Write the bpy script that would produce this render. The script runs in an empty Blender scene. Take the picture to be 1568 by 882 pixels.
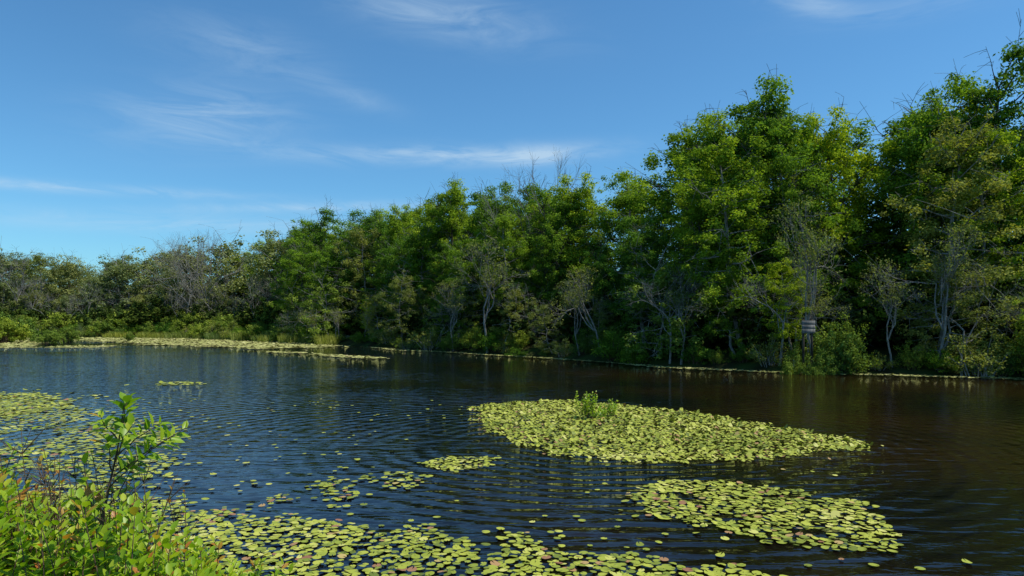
import bpy, math, random
import numpy as np
from mathutils import Vector, noise

rng = np.random.default_rng(11)
random.seed(7)
D = bpy.data
scene = bpy.context.scene
COL = scene.collection

# ------------------------------------------------------------ materials
def newmat(name):
    m = D.materials.new(name); m.use_nodes = True
    nt = m.node_tree; nt.nodes.clear()
    return m, nt, nt.nodes, nt.links

def ramp(N, stops, interp='LINEAR'):
    r = N.new('ShaderNodeValToRGB'); cr = r.color_ramp; cr.interpolation = interp
    while len(cr.elements) < len(stops): cr.elements.new(0.5)
    for e, (p, c) in zip(cr.elements, stops):
        e.position = p; e.color = (*c, 1)
    return r

def leaf_mat(name, stops, transl=0.27, rough=0.55, spec=0.25, objvar=0.32, tmul=(1.45,1.5,0.5), simple=True):
    m, nt, N, L = newmat(name)
    out = N.new('ShaderNodeOutputMaterial')
    at = N.new('ShaderNodeAttribute'); at.attribute_name = 'tint'
    rp = ramp(N, stops); L.new(at.outputs['Fac'], rp.inputs[0])
    col=rp.outputs[0]
    if objvar>0:
        oi = N.new('ShaderNodeObjectInfo')
        mr = N.new('ShaderNodeMix'); mr.data_type='RGBA'
        mr.inputs[6].default_value=(1-objvar*1.2,1-objvar*0.75,1.0,1); mr.inputs[7].default_value=(1+objvar*0.9,1+objvar*0.6,1-objvar*0.1,1)
        L.new(oi.outputs['Random'], mr.inputs[0])
        mm = N.new('ShaderNodeMix'); mm.data_type='RGBA'; mm.blend_type='MULTIPLY'; mm.inputs[0].default_value=1
        L.new(col,mm.inputs[6]); L.new(mr.outputs[2],mm.inputs[7]); col=mm.outputs[2]
    if simple:
        p = N.new('ShaderNodeBsdfDiffuse'); L.new(col,p.inputs[0])
    else:
        p = N.new('ShaderNodeBsdfPrincipled'); p.inputs['Roughness'].default_value=rough
        p.inputs['Specular IOR Level'].default_value=spec; L.new(col, p.inputs['Base Color'])
    if transl<=0:
        L.new(p.outputs[0],out.inputs[0]); return m
    t = N.new('ShaderNodeBsdfTranslucent')
    mx = N.new('ShaderNodeMix'); mx.data_type='RGBA'; mx.blend_type='MULTIPLY'; mx.inputs[0].default_value=1
    L.new(col, mx.inputs[6]); mx.inputs[7].default_value=(*tmul,1)
    L.new(mx.outputs[2], t.inputs[0])
    ms = N.new('ShaderNodeMixShader'); ms.inputs[0].default_value=transl
    L.new(p.outputs[0], ms.inputs[1]); L.new(t.outputs[0], ms.inputs[2]); L.new(ms.outputs[0], out.inputs[0])
    return m

def bark_mat(name, c1, c2, scale=6):
    m, nt, N, L = newmat(name)
    out = N.new('ShaderNodeOutputMaterial')
    tc = N.new('ShaderNodeTexCoord'); mp = N.new('ShaderNodeMapping'); mp.inputs['Scale'].default_value=(scale,scale,scale*0.25)
    nz = N.new('ShaderNodeTexNoise'); nz.inputs['Scale'].default_value=1.5; nz.inputs['Detail'].default_value=4
    L.new(tc.outputs['Object'], mp.inputs[0]); L.new(mp.outputs[0], nz.inputs[0])
    rp = ramp(N, [(0.35,c1),(0.65,c2)]); L.new(nz.outputs[0], rp.inputs[0])
    p = N.new('ShaderNodeBsdfDiffuse'); p.inputs['Roughness'].default_value=0.9
    L.new(rp.outputs[0], p.inputs[0]); L.new(p.outputs[0], out.inputs[0])
    return m

M_bark = bark_mat('bark', (0.05,0.042,0.033), (0.17,0.15,0.125))
M_grey = bark_mat('grey_bark', (0.16,0.15,0.13), (0.38,0.36,0.32))
M_twig = bark_mat('twig_bark', (0.07,0.045,0.03), (0.17,0.12,0.08), 20)
M_oak = leaf_mat('leaf_oak', [(0,(0.050,0.105,0.018)),(0.5,(0.125,0.225,0.026)),(1,(0.25,0.38,0.036))],0.30)
M_maple = leaf_mat('leaf_maple', [(0,(0.085,0.15,0.018)),(0.5,(0.195,0.295,0.026)),(1,(0.37,0.46,0.036))],0.32)
M_olive = leaf_mat('leaf_olive', [(0,(0.12,0.15,0.042)),(0.5,(0.21,0.24,0.058)),(1,(0.31,0.33,0.08))])
M_far = leaf_mat('leaf_greygreen', [(0,(0.14,0.17,0.065)),(0.5,(0.22,0.25,0.09)),(1,(0.30,0.33,0.12))],0.27,objvar=0.2)
M_under_shade = leaf_mat('leaf_understory_shade', [(0,(0.022,0.040,0.010)),(1,(0.075,0.11,0.02))],0)  # leaf colour darkened to carry the shade of the forest interior
M_shrub = leaf_mat('leaf_shrub', [(0,(0.10,0.15,0.025)),(0.5,(0.20,0.27,0.04)),(1,(0.33,0.39,0.065))])
M_bush = leaf_mat('leaf_bush', [(0,(0.07,0.17,0.012)),(0.45,(0.22,0.36,0.018)),(0.85,(0.40,0.48,0.03)),(0.93,(0.42,0.28,0.04)),(1,(0.48,0.16,0.04))], 0.42, 0.4, 0.35, 0.0, simple=False)
M_pad = leaf_mat('lily_pad_green', [(0,(0.10,0.13,0.020)),(0.25,(0.22,0.26,0.030)),(0.7,(0.37,0.39,0.050)),(0.88,(0.49,0.47,0.13)),(0.95,(0.36,0.22,0.09)),(1,(0.24,0.11,0.06))], 0.0, 0.55, 0.2, 0.0, simple=False)
M_pale = leaf_mat('lily_pad_pale', [(0,(0.20,0.21,0.07)),(0.6,(0.37,0.37,0.13)),(0.9,(0.45,0.43,0.20)),(1,(0.36,0.28,0.15))], 0.0, 0.45, 0.3, 0.0)
M_reed = leaf_mat('reed_green', [(0,(0.16,0.20,0.04)),(1,(0.36,0.38,0.11))])

# ------------------------------------------------------------ mesh helpers
def build_mesh(name, groups, mats):
    vs=[];ls=[];lt=[];mi=[];ti=[];off=0
    for v,f,m,t in groups:
        v=np.asarray(v,dtype=np.float32).reshape(-1,3); f=np.asarray(f,dtype=np.int32)
        if len(f)==0: continue
        vs.append(v); ls.append((f+off).ravel()); lt.append(np.full(len(f),f.shape[1],np.int32))
        mi.append(np.full(len(f),m,np.int32)); ti.append(np.broadcast_to(np.asarray(t,np.float32),(len(f),)))
        off+=len(v)
    vs=np.concatenate(vs); ls=np.concatenate(ls); lt=np.concatenate(lt); mi=np.concatenate(mi); ti=np.concatenate(ti)
    me=D.meshes.new(name)
    me.vertices.add(len(vs)); me.vertices.foreach_set('co',vs.ravel())
    me.loops.add(len(ls)); me.loops.foreach_set('vertex_index',ls)
    me.polygons.add(len(lt)); st=np.concatenate([[0],np.cumsum(lt)[:-1]]).astype(np.int32)
    me.polygons.foreach_set('loop_start',st); me.polygons.foreach_set('loop_total',lt)
    me.polygons.foreach_set('material_index',mi)
    a=me.attributes.new('tint','FLOAT','FACE'); a.data.foreach_set('value',np.ascontiguousarray(ti))
    for m in mats: me.materials.append(m)
    me.update(calc_edges=True); me.validate()
    return me

def add(name, me, loc=(0,0,0), rot=0, scale=(1,1,1), parent=None):
    o=D.objects.new(name, me); COL.objects.link(o)
    o.location=loc; o.rotation_euler=(0,0,rot) if not isinstance(rot,tuple) else rot
    o.scale=scale
    if parent: o.parent=parent
    return o

class Tubes:
    def __init__(s): s.v=[]; s.f=[]; s.n=0
    def add(s, pts, rad, n=5):
        pts=np.asarray(pts,float); k=len(pts)
        tang=np.gradient(pts,axis=0); tang/= (np.linalg.norm(tang,axis=1,keepdims=True)+1e-9)
        ref=np.array([0.31,0.2,0.93]) if abs(tang[0][2])<0.8 else np.array([0.95,0.3,0.1])
        u=np.cross(tang,ref); u/=np.linalg.norm(u,axis=1,keepdims=True)+1e-9
        w=np.cross(tang,u)
        a=np.arange(n)*2*math.pi/n
        rad=np.asarray(rad,float)[:,None,None]
        ring=pts[:,None,:]+rad*(np.cos(a)[None,:,None]*u[:,None,:]+np.sin(a)[None,:,None]*w[:,None,:])
        s.v.append(ring.reshape(-1,3))
        i=np.arange(k-1)[:,None]*n; j=np.arange(n)[None,:]; j2=(j+1)%n
        f=np.stack([i+j,i+j2,i+n+j2,i+n+j],-1).reshape(-1,4)+s.n
        s.f.append(f); s.n+=k*n
    def group(s, mat=0):
        return (np.concatenate(s.v),np.concatenate(s.f),mat,0.5)

def norm(a): return a/(np.linalg.norm(a,axis=-1,keepdims=True)+1e-9)

def leaf_cloud(centers, radii, counts, size, up=0.45, flat=0.75, aspect=0.62):
    c=np.repeat(centers,counts,axis=0); r=np.repeat(radii,counts); n=len(c)
    d=norm(rng.normal(size=(n,3))); rr=r*rng.random(n)**0.5*rng.uniform(0.7,1.25,n)
    pos=c+d*rr[:,None]*np.array([1,1,flat])
    nrm=norm(d*0.6+np.array([0,0,up])+rng.normal(size=(n,3))*0.5)
    t=norm(np.cross(nrm,rng.normal(size=(n,3)))); b=np.cross(nrm,t)
    Ls=size*rng.uniform(0.6,1.3,n)[:,None]; W=Ls*aspect
    v=np.stack([pos-t*Ls*.5, pos-b*W*.5-t*Ls*0.05, pos+t*Ls*.5, pos+b*W*.5-t*Ls*0.05],1).reshape(-1,3)
    f=np.arange(n*4).reshape(-1,4)
    ct=np.repeat(rng.uniform(0.1,0.8,len(centers)),counts)
    tint=np.clip(ct+rng.normal(size=n)*0.16,0,1)
    return v,f,tint

def make_tree(name, H, R, base, nl, leaf, nleaf, clr, mats, trunk_r=0.22, topround=0.55, cl_per=8, p0=0.26, p1=0.88):
    T=Tubes(); K=9
    lean=rng.normal(size=2)*0.6
    z=np.linspace(0,H*0.9,K); wob=np.cumsum(rng.normal(size=(K,2))*0.16,axis=0); wob[0]=0
    tp=np.column_stack([wob[:,0]+lean[0]*z/H, wob[:,1]+lean[1]*z/H, z])
    T.add(tp, trunk_r*(1-0.85*z/H), 7)
    lob=rng.uniform(0,6.28,3)
    cen=[];rad=[]
    for i in range(nl):
        s=(i+rng.random())/nl; t=base+(0.92-base)*s
        start=np.array([np.interp(t*H,z,tp[:,k]) for k in range(3)])
        prof=math.sin(math.pi*(p0+(p1-p0)*s))**topround
        az=i*2.39996+rng.normal()*0.4
        L=R*prof*rng.uniform(0.7,1.12)*(1+0.18*math.sin(2*az+lob[0]+3*s))
        el=math.radians(-14+66*s**1.6+rng.normal()*13)
        dirv=np.array([math.cos(az)*math.cos(el),math.sin(az)*math.cos(el),math.sin(el)])
        q=np.linspace(0,1,5)[:,None]
        pts=start+dirv*L*q+np.array([0,0,1])*L*(0.03+0.12*s)*q**2+rng.normal(size=(5,3))*0.08*L*q*0.6
        r0=trunk_r*(1-0.8*t)*0.5+0.015
        T.add(pts, r0*(1-0.8*q[:,0]), 4)
        for j in range(cl_per):
            a=0.35+0.65*((j+rng.random())/cl_per)**0.8
            p=np.array([np.interp(a,q[:,0],pts[:,k]) for k in range(3)])
            off=rng.normal(size=3)*np.array([1,1,1.0])*0.27*L*(0.4+0.6*a)
            c=p+off*(0.6 if a>0.9 else 1)
            T.add([p,(p+c)/2+np.array([0,0,.05]),c],[r0*0.35,r0*0.22,0.01],3)
            cen.append(c); rad.append(clr*rng.uniform(0.5,1.4))
    cen=np.array(cen); rad=np.array(rad)
    cen[:,2]*=H/ (np.percentile(cen[:,2],99.7)+0.3)
    cnt=np.maximum(6,(nleaf*(rad/rad.mean())**2/len(rad)).astype(int))
    v,f,ti=leaf_cloud(cen,rad,cnt,leaf)
    me=build_mesh(name,[T.group(0),(v,f,1,ti)],mats)
    return me,H

def make_bare(name,H,mats,depth=5,leafn=0,spread=0.55,rr=0.0105):
    T=Tubes(); tips=[]
    def br(p,d,L,r,dep):
        k=4; pts=[p]
        for i in range(k-1):
            d=norm(d+rng.normal(size=3)*0.13+np.array([0,0,0.05])); pts.append(pts[-1]+d*L/(k-1))
        T.add(pts,np.linspace(r,r*0.6,k),5 if dep>3 else 3)
        if dep==0: tips.append(pts[-1]); return
        nb=3 if dep>2 else 4
        for i in range(nb):
            s=rng.uniform(0.45,1.0) if i else 1.0
            q=pts[0]+(pts[-1]-pts[0])*s if i else pts[-1]
            nd=norm(d+rng.normal(size=3)*spread)
            br(q,nd,L*rng.uniform(0.55,0.85),r*0.56,dep-1)
    br(np.zeros(3),np.array([0,0,1.]),H*0.36,H*rr,depth)
    g=[T.group(0)]
    if leafn:
        tips=np.array(tips); v,f,ti=leaf_cloud(tips,np.full(len(tips),0.35),np.full(len(tips),leafn),0.16)
        g.append((v,f,1,ti))
    me=build_mesh(name,g,mats)
    zmax=max(v.co.z for v in me.vertices)
    return me,zmax

def make_shrub(name,H,R,mats,leaf=0.13,nst=22,lpc=55):
    T=Tubes(); cen=[];rad=[]
    for i in range(nst):
        az=rng.random()*6.283; o=rng.random()**0.6
        top=np.array([math.cos(az)*R*o,math.sin(az)*R*o,H*(1-0.6*o**2)*rng.uniform(0.55,1.12)])
        b=np.array([math.cos(az),math.sin(az),0])*R*0.3*o
        q=np.linspace(0,1,5)[:,None]
        pts=b+(top-b)*q+np.array([0,0,1])*0.35*np.sin(q*math.pi)+rng.normal(size=(5,3))*0.05
        T.add(pts,0.03*(1-0.8*q[:,0]),4)
        for a in (0.3,0.5,0.7,0.85,1.0):
            p=np.array([np.interp(a,q[:,0],pts[:,k]) for k in range(3)])+rng.normal(size=3)*0.16
            cen.append(p); rad.append(rng.uniform(0.2,0.55)*H/3)
    cen=np.array(cen);rad=np.array(rad)
    v,f,ti=leaf_cloud(cen,rad,np.full(len(cen),lpc),leaf,0.6,0.9)
    return build_mesh(name,[T.group(0),(v,f,1,ti)],mats),H

def make_grass(name,H,R,n,mats):
    a=rng.random(n)*6.283; o=R*np.sqrt(rng.random(n)); 
    b=np.column_stack([np.cos(a)*o,np.sin(a)*o,np.full(n,-0.1)])
    h=H*rng.uniform(0.5,1.1,n); ln=norm(rng.normal(size=(n,3))*np.array([1,1,0]))*(h*rng.uniform(0.1,0.5,n))[:,None]
    w=norm(np.cross(ln,np.array([0,0,1.])))*0.018
    mid=b+ln*0.35+np.column_stack([0*h,0*h,h*0.62]); tip=b+ln+np.column_stack([0*h,0*h,h])
    v=np.stack([b-w,b+w,mid+w*.8,mid-w*.8,tip+w*.1,tip-w*.1],1).reshape(-1,3)
    i=np.arange(n)[:,None]*6
    f=np.concatenate([i+np.array([[0,1,2,3]]),i+np.array([[3,2,4,5]])])
    return build_mesh(name,[(v,f,0,np.tile(rng.random(n),2))],mats)

# ------------------------------------------------------------ shoreline
SHORE=[(75,2),(66,20),(46,29),(34,33),(26,35.5),(20.5,38),(15.6,39.7),(9.5,45),(3.4,54),(-3,61),(-12,71),(-21,84),(-32,95),(-52,113),(-72,119),(-95,122)]
REST=[(-112,102),(-102,70),(-70,45),(-45,28),(-25,16.5),(-12,10),(-7,7.2),(-4.6,6.3),(-2.6,5.4),(0,4.5),(10,3.5),(40,1)]
POND=np.array(SHORE+REST,float)
def sdist(P, poly):
    P=np.asarray(P,float); n=len(poly); best=np.full(len(P),1e9); inside=np.zeros(len(P),bool)
    for i in range(n):
        a=poly[i]; b=poly[(i+1)%n]; ab=b-a
        t=np.clip(((P-a)@ab)/(ab@ab),0,1); q=a+t[:,None]*ab
        best=np.minimum(best,np.linalg.norm(P-q,axis=1))
        c=((a[1]>P[:,1])!=(b[1]>P[:,1]))
        with np.errstate(divide='ignore',invalid='ignore'):
            xx=(b[0]-a[0])*(P[:,1]-a[1])/(b[1]-a[1])+a[0]
        inside^=(c&(P[:,0]<xx))
    return np.where(inside,best,-best)

def nz(x,y,s,z=0.0): return noise.noise(Vector((x*s,y*s,z)))
def ground_z(P):
    d=-sdist(P,POND)
    n=np.array([nz(x,y,0.15)*0.5+nz(x,y,0.6,3)*0.18 for x,y in P])
    d2=d+n*1.6
    z=np.where(d2>0,1.35*(1-np.exp(-np.maximum(d2,0)/3.2)),np.maximum(d2*0.5,-1.5))
    far=np.clip((P[:,1]-30)/20,0,1)
    z=z+np.where(d2>2,n*0.35,0)+np.clip((d-10)/60,0,1)*6*far
    return z

xs=np.concatenate([[-2500,-1200,-600,-350,-220,-160],np.arange(-130,-12,2.0),np.arange(-12,12,0.6),np.arange(12,84,1.5),[100,150,250,500,1200,2500]])
ys=np.concatenate([[-2500,-1000,-400,-150,-60,-25],np.arange(-10,14,0.6),np.arange(14,60,1.3),np.arange(60,140,2.0),[150,170,200,260,400,800,1500,3000]])
X,Y=np.meshgrid(xs,ys); P=np.column_stack([X.ravel(),Y.ravel()])
Z=ground_z(P); nx,ny=len(xs),len(ys)
i=np.arange(ny-1)[:,None]*nx+np.arange(nx-1)[None,:]
F=np.stack([i,i+1,i+nx+1,i+nx],-1).reshape(-1,4)
m,nt,N,L=newmat('ground_soil')
out=N.new('ShaderNodeOutputMaterial'); tc=N.new('ShaderNodeTexCoord')
n1=N.new('ShaderNodeTexNoise'); n1.inputs['Scale'].default_value=0.6; n1.inputs['Detail'].default_value=9; L.new(tc.outputs['Object'],n1.inputs[0])
rp=ramp(N,[(0.3,(0.025,0.022,0.012)),(0.5,(0.035,0.045,0.015)),(0.7,(0.04,0.07,0.015))]); L.new(n1.outputs[0],rp.inputs[0])
p=N.new('ShaderNodeBsdfDiffuse'); L.new(rp.outputs[0],p.inputs[0])
L.new(p.outputs[0],out.inputs[0])
gme=build_mesh('ground',[(np.column_stack([P,Z]),F,0,0.5)],[m]); 
for pl in gme.polygons: pl.use_smooth=True
add('ground',gme)

# ------------------------------------------------------------ water
m,nt,N,L=newmat('pond_water')
out=N.new('ShaderNodeOutputMaterial'); tc=N.new('ShaderNodeTexCoord')
def mapping(scale,rot=0,loc=(0,0,0)):
    mp=N.new('ShaderNodeMapping'); mp.inputs['Scale'].default_value=scale; mp.inputs['Rotation'].default_value=(0,0,rot); mp.inputs['Location'].default_value=loc
    L.new(tc.outputs['Object'],mp.inputs[0]); return mp
def noiseN(mp,sc,det,dist=0.0,rough=0.5):
    n=N.new('ShaderNodeTexNoise'); n.inputs['Scale'].default_value=sc; n.inputs['Detail'].default_value=det; n.inputs['Distortion'].default_value=dist; n.inputs['Roughness'].default_value=rough
    L.new(mp.outputs[0],n.inputs[0]); return n
def mth(op,a,bb):
    q=N.new('ShaderNodeMath'); q.operation=op
    for k,s in enumerate((a,bb)):
        if isinstance(s,(int,float)): q.inputs[k].default_value=s
        else: L.new(s,q.inputs[k])
    return q.outputs[0]
nA=noiseN(mapping((0.6,2.0,1),0.25),1.3,2,0.6)
nB=noiseN(mapping((1,2.2,1),-0.3,(3,5,0)),5.0,2,0.3)
w=N.new('ShaderNodeTexWave'); w.wave_type='RINGS'; w.rings_direction='Z'; w.inputs['Scale'].default_value=0.62; w.inputs['Distortion'].default_value=4.5; w.inputs['Detail'].default_value=2; w.inputs['Detail Scale'].default_value=0.5
L.new(mapping((1,1.15,1),0,(-2.0,-19,0)).outputs[0],w.inputs[0])
nM=noiseN(mapping((1,1,1)),0.07,2)
pm=ramp(N,[(0.38,(0.3,)*3),(0.62,(1,)*3)]); L.new(nM.outputs[0],pm.inputs[0])
h=mth('ADD',mth('MULTIPLY',nA.outputs[0],0.072),mth('MULTIPLY',nB.outputs[0],0.011))
h=mth('ADD',h,mth('MULTIPLY',w.outputs['Fac'],0.019))
h=mth('MULTIPLY',h,pm.outputs[0])
b=N.new('ShaderNodeBump'); b.inputs['Strength'].default_value=1.0; b.inputs['Distance'].default_value=1.0; L.new(h,b.inputs['Height'])
p=N.new('ShaderNodeBsdfPrincipled'); p.inputs['Roughness'].default_value=0.03; p.inputs['IOR'].default_value=1.36
sxx=N.new('ShaderNodeSeparateXYZ'); L.new(tc.outputs['Object'],sxx.inputs[0])
n3=noiseN(mapping((1,1,1)),0.15,3)
fx=N.new('ShaderNodeMapRange'); fx.inputs[1].default_value=-10; fx.inputs[2].default_value=12; fx.inputs[3].default_value=-0.22; fx.inputs[4].default_value=0.22; L.new(sxx.outputs[0],fx.inputs[0])
rp=ramp(N,[(0.3,(0.0025,0.0040,0.0070)),(0.5,(0.004,0.0035,0.0028)),(0.8,(0.016,0.0085,0.003))]); L.new(mth('ADD',n3.outputs[0],fx.outputs[0]),rp.inputs[0]); L.new(rp.outputs[0],p.inputs[0])  # sky reflection tinted into base colour as blue at left; brown is the water's own
L.new(b.outputs[0],p.inputs['Normal']); L.new(p.outputs[0],out.inputs[0])
wm=build_mesh('pond_water',[(np.array([(-125,-6,0),(85,-6,0),(85,130,0),(-125,130,0)]),np.array([[0,1,2,3]]),0,0.5)],[m])
add('pond_water',wm)

# ------------------------------------------------------------ tree library
oakA=make_tree('oak_tree_a',18,4.9,0.16,36,0.22,30000,0.72,[M_bark,M_oak],0.24)
oakB=make_tree('oak_tree_b',18,4.4,0.27,30,0.21,26000,0.68,[M_grey,M_oak],0.2)
mapA=make_tree('maple_tree_a',18,4.3,0.16,34,0.21,27000,0.66,[M_bark,M_maple],0.2)
mapB=make_tree('maple_tree_b',18,3.8,0.27,28,0.20,21000,0.62,[M_grey,M_maple],0.18)
oliA=make_tree('ash_tree_a',15,3.5,0.10,30,0.17,17000,0.52,[M_grey,M_olive],0.15)
oliB=make_tree('ash_tree_b',12,3.0,0.07,26,0.16,12000,0.46,[M_grey,M_olive],0.11)
farA=make_tree('marsh_tree_a',13,3.8,0.04,30,0.25,14000,0.72,[M_bark,M_far],0.14)
farB=make_tree('marsh_tree_b',11,3.8,0.04,26,0.25,10000,0.66,[M_grey,M_far],0.12)
sapA=make_tree('sapling_a',8,2.2,0.04,22,0.15,8500,0.38,[M_bark,M_maple],0.07,cl_per=6)
sapB=make_tree('sapling_b',7,2.4,0.04,20,0.15,6500,0.36,[M_grey,M_shrub],0.06,cl_per=6)
bare=[make_bare('bare_tree_%d'%k,14,[M_grey,M_far],5,0) for k in range(2)]
half=make_bare('sparse_tree',10,[M_grey,M_olive],5,3,0.5)
shr=[make_shrub('shrub_a',3,2.0,[M_twig,M_shrub]),make_shrub('shrub_b',2.6,1.8,[M_twig,M_oak]),make_shrub('shrub_c',2.2,1.7,[M_grey,M_olive],0.11,20,30)]
und=make_shrub('understory_shrub',4,3.2,[M_twig,M_under_shade],0.34,26,22)
lowshr=make_shrub('marsh_shrub',2.0,2.2,[M_twig,M_shrub],0.16,26,34)
grass=make_grass('reed_clump',1.1,0.9,400,[M_reed])

SK=[(-200,380),(0,365),(60,372),(130,390),(200,388),(250,372),(290,362),(330,368),(360,355),(395,366),(418,378),(450,345),(480,328),(550,320),(595,312),(625,285),(655,302),(700,290),(750,280),(820,268),(880,276),(950,266),(975,240),(1010,215),(1060,205),(1110,192),(1140,165),(1190,150),(1238,172),(1262,140),(1320,125),(1375,148),(1410,130),(1440,110),(1500,100),(1568,105),(1900,105)]
BX=[(a-784)/1045 for a,_ in SK]; BS=[(490-b)/1045 for _,b in SK]
def canopy(x,y): return 3+np.interp(x/y,BX,BS)*y*np.interp(x/y,[-0.4,-0.2,0.2,0.4,0.6],[1.0,1.03,1.02,1.06,1.0])

S=np.array(SHORE,float); seg=np.linalg.norm(np.diff(S,axis=0),axis=1); cum=np.concatenate([[0],np.cumsum(seg)])
def shore_at(s):
    k=min(len(seg)-1,max(0,int(np.searchsorted(cum,s)-1))); t=(s-cum[k])/seg[k]
    d=(S[k+1]-S[k])/seg[k]; return S[k]+d*t*seg[k], np.array([d[1],-d[0]])
def gz(x,y): return float(ground_z(np.array([[x,y]]))[0])

def put(name,spec,x,y,h,wide=1.0,parent=None):
    me,H=spec; s=h/H
    w=s*wide*rng.uniform(0.9,1.12)
    z=gz(x,y)
    return add(name,me,(x,y,z-0.15),rng.random()*6.283,(w,w,s*1.0),parent)

names={id(oakA):'oak_tree',id(oakB):'oak_tree',id(mapA):'maple_tree',id(mapB):'maple_tree',id(oliA):'ash_tree',id(oliB):'ash_tree',id(farA):'marsh_tree',id(farB):'marsh_tree',id(sapA):'maple_sapling',id(sapB):'willow_sapling'}
far_par=D.objects.new('distant_trees',None); COL.objects.link(far_par)
back_par=D.objects.new('background_forest',None); COL.objects.link(back_par)
und_par=D.objects.new('forest_understory',None); COL.objects.link(und_par)

rows=[(2.0,4.8,(0.28,0.52)),(5.0,5.0,(0.60,0.90)),(9.5,4.3,(0.86,1.03)),(15.5,6.0,(0.82,0.94))]
for ri,(off,sp,(h0,h1)) in enumerate(rows):
    s=rng.random()*3+10
    while s<cum[-1]+30:
        pnt,nr=shore_at(s)
        x,y=pnt+nr*(off+rng.normal()*0.9)+rng.normal(size=2)*0.6
        u=x/y; s+=sp*rng.uniform(0.7,1.35)
        if u>1.0: continue
        left = u<-0.335
        H=canopy(x,y)*rng.uniform(h0,h1)-gz(x,y)
        if left:
            if ri<1: continue
            s+=0.8
            x2,y2=np.array([x,y])+nr*3
            sp_=[farA,farB,farA,farB,oliA][rng.integers(5)] if (u<-0.42 or rng.random()<0.3) else [mapA,oakA,farA][rng.integers(3)]
            fh=0.6 if ri==1 else 1.0
            H=canopy(x2,y2)*rng.uniform(0.82,1.02)*fh-gz(x2,y2)
            put('tree',sp_,x2,y2,H,1.25,far_par); continue
        if ri==0:
            sp_=[sapA,sapB,oliB,oliB,mapB][rng.integers(5)]
            put(names[id(sp_)],sp_,x,y,min(H,10),1.25)
        else:
            if u<0.12: lib=[oakB,mapA,oakA,oliA,oakA,mapB]
            else: lib=[oakA,oakB,mapA,mapB,mapA,oakA,oliA]
            if ri>1: lib=[q for q in lib if q is not oliA]+[mapA]
            sp_=lib[rng.integers(len(lib))]
            put(names[id(sp_)] if ri<3 else 'tree',sp_,x,y,H,1.08 if ri<3 else 1.3,None if ri<3 else back_par)
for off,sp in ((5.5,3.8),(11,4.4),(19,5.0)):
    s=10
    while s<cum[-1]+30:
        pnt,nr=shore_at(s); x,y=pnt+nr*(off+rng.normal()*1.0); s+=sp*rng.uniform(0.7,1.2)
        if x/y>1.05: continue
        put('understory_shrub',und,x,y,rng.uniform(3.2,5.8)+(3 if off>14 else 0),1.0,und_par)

s=8
while s<cum[-1]:
    pnt,nr=shore_at(s); 
    x,y=pnt+nr*rng.uniform(-0.2,1.4); s+=rng.uniform(1.1,2.6)
    if x/y>1.1: continue
    k=shr[[0,1,1,2][rng.integers(4)]]
    put('shoreline_shrub',k,x,y,rng.uniform(0.7,2.6),1.1)
marsh=D.objects.new('marsh_shrubs',None); COL.objects.link(marsh)
for _ in range(150):
    s=rng.uniform(cum[-4]-8,cum[-1]+10); pnt,nr=shore_at(s); x,y=pnt+nr*(rng.random()**1.3*13-0.5)
    put('shrub',lowshr if rng.random()<0.5 else shr[[0,2][rng.integers(2)]],x,y,rng.uniform(1.0,3.8),1.1,marsh)
for x,y,h in [(-57,84,1.5),(-58.5,86,1.9),(-60,92,2.2),(-66,88,3.0),(-67,90,3.5),(-68.5,92,4),(-63,97,1.6),(-55,98,1.2)]:
    o=put('marsh_shrub',lowshr,x,y,h,0.9); o.location.z=-0.1
for _ in range(60):
    s=rng.uniform(cum[-5],cum[-1]); pnt,nr=shore_at(s); x,y=pnt+nr*rng.uniform(-2,2)
    add('reed',grass,(x,y,0),rng.random()*6,(1.5,1.5,rng.uniform(0.8,1.4)),marsh)

def bt(name,spec,x,y,top,tilt=0.0,w=1.0):
    z=gz(x,y); s=(top-z)/spec[1]; add(name,spec[0],(x,y,z-0.1),(tilt*0.6,tilt,rng.random()*6),(s*w,s*w,s))
bt('dead_tree',bare[0],1.9,66,20.0,0,0.65)
for x,y,t in [(-60,122,18.4),(-56,121,19.8),(-53.5,120,19.0),(-58,121,19.3),(-93,128,16.4)]: bt('dead_tree',bare[rng.integers(2)],x,y,t,0,0.8)
for _ in range(20):
    s=rng.uniform(cum[-4]-4,cum[-1]+8); pnt,nr=shore_at(s); x,y=pnt+nr*rng.uniform(3,8); bt('bare_tree',bare[rng.integers(2)],x,y,rng.uniform(7,12),rng.normal()*0.1,0.8)
bt('sparse_tree',half,23.4,36.6+1.0,8.6,0,0.9)
bt('sparse_tree',half,21.5,38.6,6.5,0,0.9)
bt('sparse_tree',half,17.4,39.4,10.5,0,0.7)
bt('sparse_tree',half,11.0,44.4,6.5)
bt('sparse_tree',half,-2.2,61,10.5)
bt('sparse_tree',half,-5.5,64,7)
bt('sparse_tree',half,5.2,52.5,6.5)
for k in range(20):
    s=rng.uniform(30,cum[-4]); pnt,nr=shore_at(s); x,y=pnt+nr*rng.uniform(0.0,1.5)
    bt('dead_sapling' if k%2 else 'sparse_sapling',bare[k%2] if k%2 else half,x,y,rng.uniform(3,7.5),rng.uniform(-0.5,0.5))
for x,y,h in [(27.2,35.4,3.2),(28.6,34.8,4.0),(25.6,36,2.0),(18.6,38.4,3.2)]:
    put('shoreline_shrub',shr[0],x,y,h,0.8)

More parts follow.
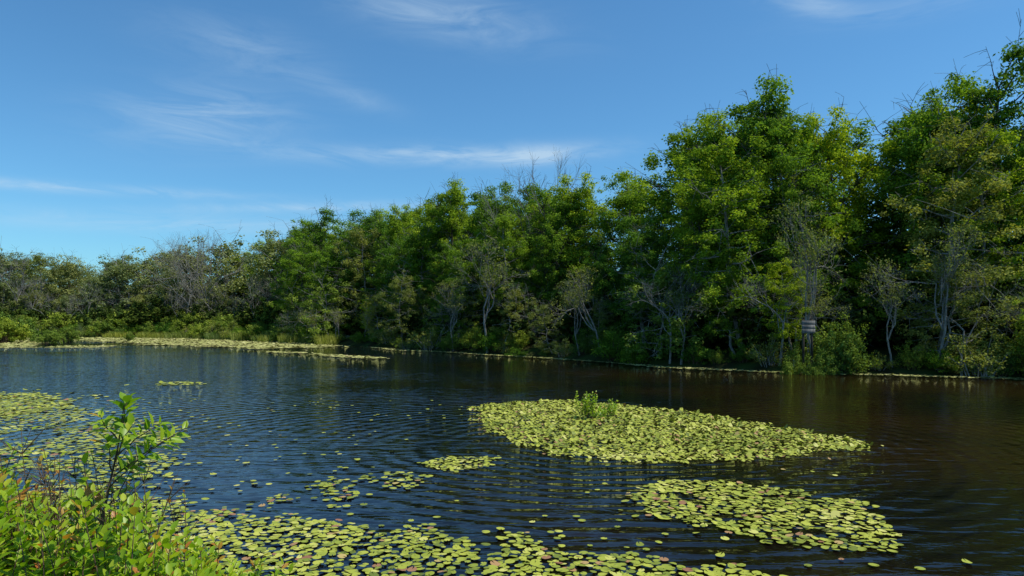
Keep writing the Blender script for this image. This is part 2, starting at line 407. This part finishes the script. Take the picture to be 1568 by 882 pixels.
# ------------------------------------------------------------ sign
def box(c,sz,mi=0):
    c=np.array(c);h=np.array(sz)/2
    v=np.array([[sx,sy,sz_] for sx in(-1,1) for sy in(-1,1) for sz_ in(-1,1)])*h+c
    return (v,np.array([[0,1,3,2],[4,6,7,5],[0,4,5,1],[2,3,7,6],[0,2,6,4],[1,5,7,3]]),mi,0.5)
M_wood=bark_mat('weathered_wood',(0.13,0.125,0.115),(0.26,0.25,0.23),5)
M_post=bark_mat('post_wood',(0.05,0.04,0.03),(0.1,0.085,0.065),5)
sg=build_mesh('wooden_sign',[box((0,0,0.35),(0.85,0.04,0.232)),box((0,0.001,0.115),(0.84,0.04,0.232)),box((0,0,-0.12),(0.85,0.04,0.232)),box((-0.28,0.072,-0.9),(0.09,0.09,2.9),1),box((0.28,0.072,-0.9),(0.09,0.09,2.9),1)],[M_wood,M_post])
add('wooden_sign',sg,(16.5,38.0,2.5),0.25)
for x,y,h in [(15.8,37.9,1.9),(17.0,37.7,1.9),(18.1,38.2,2.8),(16.4,37.5,1.4)]: put('shoreline_shrub',shr[0],x,y,h,0.8)

# ------------------------------------------------------------ lily pads
def pad_mesh(name,pts,rad,tilt=0.10,up_frac=0.08,lowpoly=False,zb=0.012,mat=None):
    n=len(pts); K=6 if lowpoly else 11
    yaw=rng.random(n)*6.283
    if lowpoly: ang=np.tile(np.arange(K)*2*math.pi/K,(n,1)); rr=rng.uniform(0.85,1.1,(n,K))
    else:
        ang=np.tile(np.concatenate([[0],np.linspace(0.2,2*math.pi-0.2,K-1)]),(n,1)); rr=rng.uniform(0.93,1.05,(n,K)); rr[:,0]=0.12
    r=rad[:,None]*rr
    lx=r*np.cos(ang); ly=r*np.sin(ang)*rng.uniform(0.78,1.0,(n,1))
    tx=rng.normal(size=(n,1))*tilt; ty=rng.normal(size=(n,1))*tilt
    big=(rng.random((n,1))<up_frac); tx=np.where(big,tx*2.5,tx); ty=np.where(big,ty*2.5,ty)
    lz=tx*lx+ty*ly + np.where(rng.random((n,1))<0.3,np.maximum(lx/rad[:,None]-0.35,0)*rad[:,None]*rng.uniform(0,0.7,(n,1)),0)
    lz=lz-lz.min(axis=1,keepdims=True)*0.75
    c,s=np.cos(yaw)[:,None],np.sin(yaw)[:,None]
    vx=pts[:,0:1]+lx*c-ly*s; vy=pts[:,1:2]+lx*s+ly*c; vz=zb+lz+rng.random((n,1))*0.02
    v=np.stack([vx,vy,vz],-1).reshape(-1,3); f=np.arange(n*K).reshape(n,K)
    big=np.array([nz(x,y,0.5,33)+0.6*nz(x,y,1.7,35) for x,y in pts])
    t=rng.normal(size=n)*0.18+0.50+0.35*big
    t=np.clip(t,0.02,0.87); u=rng.random(n); t=np.where(u<0.04-0.1*big,rng.uniform(0.92,1,n),t); t=np.where((u>0.1)&(u<0.17),rng.uniform(0.0,0.15,n),t)
    return build_mesh(name,[(v,f,0,t)],[mat or M_pad])

def scatter(poly,sp,edge=0.4,hole=0.0,hs=0.8,fringe=0.5,dens=1.0,seed=0):
    poly=np.array(poly,float); lo=poly.min(0)-1.5*fringe-0.5; hi=poly.max(0)+1.5*fringe+0.5
    gx,gy=np.meshgrid(np.arange(lo[0],hi[0],sp),np.arange(lo[1],hi[1],sp))
    P=np.column_stack([gx.ravel(),gy.ravel()])+rng.uniform(-0.5,0.5,(gx.size,2))*sp
    d=sdist(P,poly)
    n1=np.array([nz(x,y,hs,seed) for x,y in P]); n2=np.array([nz(x,y,hs*3,seed+9) for x,y in P])
    e=d+edge*(n1*1.6+n2*0.8)
    keep=(e>0)&(n1+0.5*n2>-0.75+hole)&(rng.random(len(P))<dens)
    fr=(e<=0)&(rng.random(len(P))<0.16*np.exp(np.minimum(e,0)/fringe*2.2))
    Q=P[keep|fr]
    return Q[sdist(Q,POND)>0.05]

def mat_obj(name,poly,sp,r0,r1,**kw):
    low=kw.pop('low',False); tl=kw.pop('tilt',0.10); uf=kw.pop('up',0.08); mt=kw.pop('mat',None)
    Q=scatter(poly,sp,**kw)
    if len(Q)==0: return
    add(name,pad_mesh(name,Q,rng.uniform(r0,r1,len(Q)),tl,uf,low,mat=mt))

mat_obj('lily_pad_mat',[(-1.3,23.3),(-0.7,18.4),(.25,16.1),(1.6,14.8),(2.95,14.3),(5.1,14.6),(7.2,15.4),(8.6,16.2),(8.4,17.3),(7.3,19.3),(5.8,22),(4.0,24.1),(1.8,25.3),(-.1,24.8)],0.078,0.030,0.062,edge=0.3,fringe=0.25,hole=0.08,hs=1.6,tilt=0.2,up=0.12,dens=0.94,seed=1)
mat_obj('lily_pad_mat',[(1.9,11.0),(2.35,12.3),(3.7,12.7),(4.8,12.1),(5.55,11.2),(5.65,10.1),(5.0,8.95),(4.3,8.95),(3.5,9.2),(2.8,9.7),(2.2,10.3)],0.100,0.038,0.072,edge=0.22,fringe=0.22,hole=0.40,hs=1.5,tilt=0.08,up=0.08,dens=0.95,seed=2)
mat_obj('lily_pad_mat',[(-1.8,14.1),(-1.35,14.9),(-.25,14.8),(-.55,13.7),(-1.3,13.3)],0.095,0.035,0.065,edge=0.25,fringe=0.3,hole=0.1,seed=3)
mat_obj('lily_pad_mat',[(-9,12),(-5.8,11.2),(-3.9,10.5),(-2.6,10.1),(-1.5,9.6),(.2,9.2),(1.5,8.7),(2.8,7.8),(3.2,6.4),(1,4.8),(-3,5.6),(-9,8)],0.102,0.038,0.072,edge=0.4,fringe=0.7,hole=0.30,hs=1.3,tilt=0.05,up=0.04,dens=0.93,seed=4)
mat_obj('lily_pad_mat',[(-3.6,12.6),(-2.2,13.3),(-1.6,12.6),(-2.4,11.4),(-3.3,11.2),(-4,11.7)],0.14,0.045,0.075,edge=0.6,fringe=0.7,hole=0.72,hs=1.4,tilt=0.04,seed=5)
mat_obj('lily_pad_mat',[(-24,30),(-18,26.5),(-15.2,25.2),(-15.4,21.5),(-18,21)],0.16,0.075,0.115,edge=1.0,fringe=0.8,hole=0.12,hs=0.5,tilt=0.05,low=True,seed=6)
mat_obj('lily_pad_mat',[(-20,23),(-13,22),(-9.5,19),(-7.5,15),(-6,12),(-9,11),(-16,16)],0.17,0.055,0.09,edge=0.9,fringe=1.0,hole=0.62,hs=0.6,tilt=0.04,seed=7)
mat_obj('lily_pad_mat',[(-16.8,32.5),(-14.8,32.8),(-14.8,31.4),(-16.3,31.2)],0.2,0.08,0.13,edge=0.3,fringe=0.4,low=True,seed=8)
mat_obj('lily_pad_mat',[(-17.5,61),(-14,57.5),(-10,54.5),(-9.8,52.8),(-13,54),(-17,58.5)],0.22,0.14,0.2,edge=0.5,fringe=0.5,tilt=0.04,low=True,seed=9,mat=M_pale)
mat_obj('lily_pad_mat',[(-24,66),(-19,63),(-18,61),(-22,62.5)],0.26,0.14,0.2,edge=0.4,fringe=0.5,tilt=0.04,low=True,seed=10,mat=M_pale)
mat_obj('lily_pad_mat',[(-75,118),(-52,112),(-33,93.5),(-23,85),(-19,77),(-26,72),(-36,79),(-46,86),(-58,95)],0.32,0.2,0.3,edge=2.0,fringe=1.0,hole=0.05,hs=0.2,tilt=0.02,up=0.02,low=True,seed=11,mat=M_pale)
mat_obj('lily_pad_mat',[(-80,112),(-72,112),(-56,80),(-52,74),(-56,73),(-64,84)],0.34,0.2,0.3,edge=1.5,fringe=1.0,hole=0.05,hs=0.2,tilt=0.02,up=0.02,low=True,seed=12,mat=M_pale)
mat_obj('lily_pad_mat',[(-52,79),(-46,80),(-45,74),(-50,73)],0.34,0.18,0.28,edge=1.0,fringe=1.0,tilt=0.02,up=0.02,low=True,seed=13,mat=M_pale)
Q=[]
s=10
while s<cum[-6]+6:
    pnt,nr=shore_at(s); s+=0.02
    wv=0.6+nz(s,0,0.12,5)
    if wv<0.15: continue
    Q.append(pnt-nr*(0.3+rng.random()*1.7*max(wv,0.2)))
Q=np.array(Q); add('lily_pad_fringe',pad_mesh('lily_pad_fringe',Q,rng.uniform(0.09,0.14,len(Q)),0.06,0.05,True,mat=M_pale))
Q=np.column_stack([rng.uniform(-14,4,2200),rng.uniform(8.5,26,2200)])
pr=np.array([np.clip(0.18+0.5*nz(x,y,0.35,20),0,1)*np.clip((1.5-x)/9,0.05,1) for x,y in Q]); Q=Q[(rng.random(len(Q))<pr)&(sdist(Q,POND)>0.3)]
Q=np.concatenate([Q,np.array([(5.9,13.4),(6.2,13.1),(5.4,13.6),(3.6,8.3),(4.1,8.5),(4.4,8.3),(1.5,12.0),(1.3,11.8),(1.6,10.2),(0.3,10.1),(0.5,10.4),(4.9,8.2),(5.6,8.4)])])
add('floating_lily_pads',pad_mesh('floating_lily_pads',Q,rng.uniform(0.04,0.07,len(Q)),0.04,0.03))

# ------------------------------------------------------------ leafy shoots
def shoots(T,leafV,leafF,leafT,base,top,nleaf,size,curve=0.15,start=0.3,r=0.008,upright=0.7,red=0.12):
    base=np.array(base,float); top=np.array(top,float); k=7
    q=np.linspace(0,1,k)[:,None]; Ln=np.linalg.norm(top-base)
    bow=norm(rng.normal(size=3)*np.array([1,1,0.2]))*curve*Ln
    pts=base+(top-base)*q+bow*np.sin(q*math.pi)+np.cumsum(rng.normal(size=(k,3))*0.006,axis=0)
    T.add(pts,r*(1-0.75*q[:,0])+0.0012,5)
    ax=norm(pts[-1]-pts[-2])
    for j in range(nleaf):
        a=start+(1-start)*((j+0.5)/nleaf)**0.8
        p=np.array([np.interp(a,q[:,0],pts[:,c]) for c in range(3)])
        az=j*2.4+rng.normal()*0.3
        side=norm(np.cross(ax,np.array([math.cos(az),math.sin(az),0.1])))
        tipness=max(0,(a-0.75)/0.25)
        d=norm(side+ax*(0.4+upright*tipness)+np.array([0,0,0.15])+rng.normal(size=3)*0.15)
        nr=norm(ax*0.8+np.array([0,0,0.6])-side*0.4+rng.normal(size=3)*0.2)
        w=norm(np.cross(d,nr)); nr=np.cross(w,d)
        l=size*rng.uniform(0.6,1.2)*(1-0.3*tipness); wd=l*0.25
        pb=p+d*l*0.12
        droop=-nr*l*rng.uniform(0.02,0.16)
        fold=nr*wd*0.35
        V=[pb, pb+d*l*.3+w*wd+fold, pb+d*l*.68+w*wd*.85+fold+droop*.4, pb+d*l+droop,
           pb+d*l*.68-w*wd*.85+fold+droop*.4, pb+d*l*.3-w*wd+fold, pb+d*l*.35, pb+d*l*.68+droop*.4]
        o=len(leafV); leafV.extend(V)
        leafF.extend([[o+0,o+1,o+2,o+7],[o+0,o+7,o+4,o+5],[o+7,o+2,o+3,o+4]])
        t=float(np.clip(rng.normal()*0.18+0.42+0.2*tipness,0,0.86)); 
        if rng.random()<red*(0.5+1.5*tipness): t=rng.uniform(0.9,1)
        leafT.extend([t,t,t])
    return pts

def finish(name,T,V,F,Tt,mats,loc=(0,0,0)):
    me=build_mesh(name,[T.group(0),(np.array(V),np.array(F),1,np.array(Tt))],mats)
    return add(name,me,loc)

T=Tubes();V=[];Fc=[];Tt=[]
for k in range(680):
    x=rng.uniform(-4.8,-2.1); y=rng.uniform(4.2,5.9)
    prof=np.interp(x*5.0/y,[-4.7,-3.75,-3.4,-3.1,-2.8,-2.5,-2.3,-2.1],[1.88,1.80,1.66,1.75,1.66,1.55,1.35,1.12])
    h=3-(3-prof*rng.uniform(0.5,1.03))*y/5.0
    b=(x*0.95-0.15+rng.normal()*0.1,y*0.9+0.5+rng.normal()*0.1,0.1)
    shoots(T,V,Fc,Tt,b,(x,y,max(h,0.6)),22,0.115,0.06,0.45,0.006,red=0.07)
for k in range(80):
    x=rng.uniform(-2.6,-1.6); y=rng.uniform(5.0,5.8)
    h=np.interp(x,[-2.6,-1.6],[1.25,0.85])*rng.uniform(0.7,1.0)
    shoots(T,V,Fc,Tt,(x-0.3,y+0.1,0.1),(x,y,h),16,0.10,0.08,0.4,0.006)
finish('leafy_bush',T,V,Fc,Tt,[M_twig,M_bush])
T=Tubes();V=[];Fc=[];Tt=[]
main=[(-3.10,5.0,1.0),(-3.02,5.0,1.45),(-2.95,5.0,1.78),(-2.9,5.02,2.05),(-2.86,5.0,2.25),(-2.84,5.0,2.38)]
T.add(main,[0.014,0.012,0.009,0.007,0.005,0.003],6)
for b,t,n in [((-2.86,5.0,2.15),(-2.83,5.0,2.42),16),((-2.88,5.0,2.1),(-2.98,4.95,2.30),11),((-2.89,5.0,2.0),(-2.62,5.05,2.24),16),((-2.93,5.0,1.85),(-2.5,4.95,2.16),17),
              ((-2.93,5.0,1.9),(-3.02,5.1,2.12),10),((-2.96,5.0,1.75),(-2.65,5.0,2.0),13),((-2.75,5.0,2.0),(-2.45,5.1,2.2),10),((-2.9,5,2.0),(-2.74,4.9,2.26),12),((-3.0,5,1.5),(-3.12,5,1.95),8),((-2.98,5,1.6),(-2.8,5.05,1.9),9)]:
    shoots(T,V,Fc,Tt,b,t,n,0.125,0.05,0.25,0.005,red=0.03)
finish('tall_leafy_sprig',T,V,Fc,Tt,[M_twig,M_bush])
T=Tubes();V=[];Fc=[];Tt=[]
for k in range(38):
    x=rng.uniform(-4.1,-2.5); y=rng.uniform(4.7,5.4)
    h=rng.uniform(1.75,2.2) if x<-2.9 else rng.uniform(1.6,1.95)
    pts=shoots(T,V,Fc,Tt,(x+rng.normal()*0.12,y,1.0),(x,y,h),int(rng.integers(1,7)),0.07,0.06,0.6,0.004,red=0.3)
    for j in range(6):
        a=pts[rng.integers(3,6)]; e=a+np.array([rng.normal()*0.12,rng.normal()*0.1,rng.uniform(0.05,0.25)])
        T.add([a,(a+e)/2+rng.normal(size=3)*0.01,e],[0.003,0.0022,0.001],4)
finish('twiggy_stems',T,V,Fc,Tt,[M_twig,M_bush])
T=Tubes();V=[];Fc=[];Tt=[]
for k in range(14):
    x=rng.uniform(-3.95,-3.6); shoots(T,V,Fc,Tt,(x-0.1,5.0,0.9),(x,5+rng.normal()*0.1,rng.uniform(1.75,2.05)),16,0.11,0.06,0.45,0.006)
finish('leafy_bush',T,V,Fc,Tt,[M_twig,M_bush])
for (cx,cy,hh,n) in [(2.25,20.6,0.8,26),(3.05,21.2,0.5,14),(2.7,20.9,0.35,8)]:
    T=Tubes();V=[];Fc=[];Tt=[]
    for k in range(n):
        a=rng.random()*6.28; o=rng.random()*0.35
        shoots(T,V,Fc,Tt,(cx+math.cos(a)*o*.5,cy+math.sin(a)*o*.5,-0.05),(cx+math.cos(a)*o,cy+math.sin(a)*o,hh*rng.uniform(0.6,1.05)),14,0.10,0.08,0.15,0.006,red=0.02)
    finish('water_willow_plant',T,V,Fc,Tt,[M_twig,M_bush])

# ------------------------------------------------------------ light and sky
EL=math.radians(60); AZ=math.radians(100)
sd=Vector((math.sin(AZ)*math.cos(EL),math.cos(AZ)*math.cos(EL),math.sin(EL)))
sun=D.lights.new('sun','SUN'); sun.energy=5.0; sun.angle=math.radians(0.5); sun.color=(1,0.95,0.84)
so=D.objects.new('sun',sun); COL.objects.link(so); so.rotation_euler=sd.to_track_quat('Z','Y').to_euler(); so.location=(40,20,60)

wd=D.worlds.new('World'); scene.world=wd; wd.use_nodes=True
nt=wd.node_tree; N=nt.nodes; L=nt.links; N.clear()
out=N.new('ShaderNodeOutputWorld'); bg=N.new('ShaderNodeBackground'); bg.inputs[1].default_value=0.118
sky=N.new('ShaderNodeTexSky'); sky.sky_type='NISHITA'; sky.sun_disc=False; sky.sun_elevation=EL; sky.sun_rotation=AZ
sky.altitude=100; sky.air_density=1.0; sky.dust_density=0.6; sky.ozone_density=2.0
tc=N.new('ShaderNodeTexCoord'); sx=N.new('ShaderNodeSeparateXYZ'); L.new(tc.outputs['Generated'],sx.inputs[0])
az=mth('ARCTAN2',sx.outputs[0],sx.outputs[1]); el=mth('ARCSINE',sx.outputs[2],0)
def blob(a0,e0,sa,se,rot,amp):
    da=mth('SUBTRACT',az,a0); de=mth('SUBTRACT',el,e0)
    c,s=math.cos(rot),math.sin(rot)
    u=mth('ADD',mth('MULTIPLY',da,c/sa),mth('MULTIPLY',de,s/sa)); v=mth('ADD',mth('MULTIPLY',da,-s/se),mth('MULTIPLY',de,c/se))
    r2=mth('ADD',mth('MULTIPLY',u,u),mth('MULTIPLY',v,v))
    return mth('MULTIPLY',mth('EXPONENT',mth('MULTIPLY',r2,-1.0),0),amp)
def ae(px,py):
    x=(px-784)/1045; z=(490-py)/1045; return math.atan2(x,1), math.atan2(z,math.hypot(x,1))
blobs=[(310,180,110,40,0.10,0.8),(370,75,110,35,-0.1,0.35),(680,25,160,32,-0.12,0.6),(690,238,230,14,0.03,1.2),(830,240,60,12,0.1,1.0),(120,288,200,7,0.03,1.0),(480,318,160,8,0.06,1.0),(330,345,320,14,0.02,0.7),(1240,8,60,12,-0.25,0.7),(1440,0,140,16,0,0.35),(520,140,80,15,-0.25,0.35)]
tot=None
for px,py,sa,se,r,am in blobs:
    a0,e0=ae(px,py); bb=blob(a0,e0,sa/1100,se/1100,r,am); tot=bb if tot is None else mth('ADD',tot,bb)
cx=N.new('ShaderNodeCombineXYZ'); L.new(az,cx.inputs[0]); L.new(mth('MULTIPLY',el,4.5),cx.inputs[1])
n1=N.new('ShaderNodeTexNoise'); n1.inputs['Scale'].default_value=7; n1.inputs['Detail'].default_value=7; n1.inputs['Roughness'].default_value=0.65; n1.inputs['Distortion'].default_value=0.9; L.new(cx.outputs[0],n1.inputs[0])
r1=ramp(N,[(0.36,(0,0,0)),(0.72,(1,1,1))]); L.new(n1.outputs[0],r1.inputs[0])
cl=mth('MULTIPLY',mth('MULTIPLY',tot,mth('ADD',r1.outputs[0],0.12)),0.62)
cl=mth('MINIMUM',cl,0.7)
gr=N.new('ShaderNodeMix'); gr.data_type='RGBA'; gr.blend_type='MULTIPLY'; gr.inputs[0].default_value=1; gr.inputs[7].default_value=(0.57,1.03,1.26,1)
L.new(sky.outputs[0],gr.inputs[6])
mx=N.new('ShaderNodeMix'); mx.data_type='RGBA'; L.new(cl,mx.inputs[0]); L.new(gr.outputs[2],mx.inputs[6]); mx.inputs[7].default_value=(4.8,6.2,7.4,1)
L.new(mx.outputs[2],bg.inputs[0]); L.new(bg.outputs[0],out.inputs[0])

# ------------------------------------------------------------ camera
cam=D.cameras.new('camera'); cam.lens=24; cam.sensor_width=36; cam.shift_y=49/1568; cam.clip_end=6000; cam.clip_start=0.1
co=D.objects.new('camera',cam); COL.objects.link(co); co.location=(0,0,3); co.rotation_euler=(math.radians(90),0,0)
scene.camera=co
scene.view_settings.view_transform='Standard'; scene.view_settings.look='None'; scene.view_settings.exposure=0
print('objects',len(D.objects))
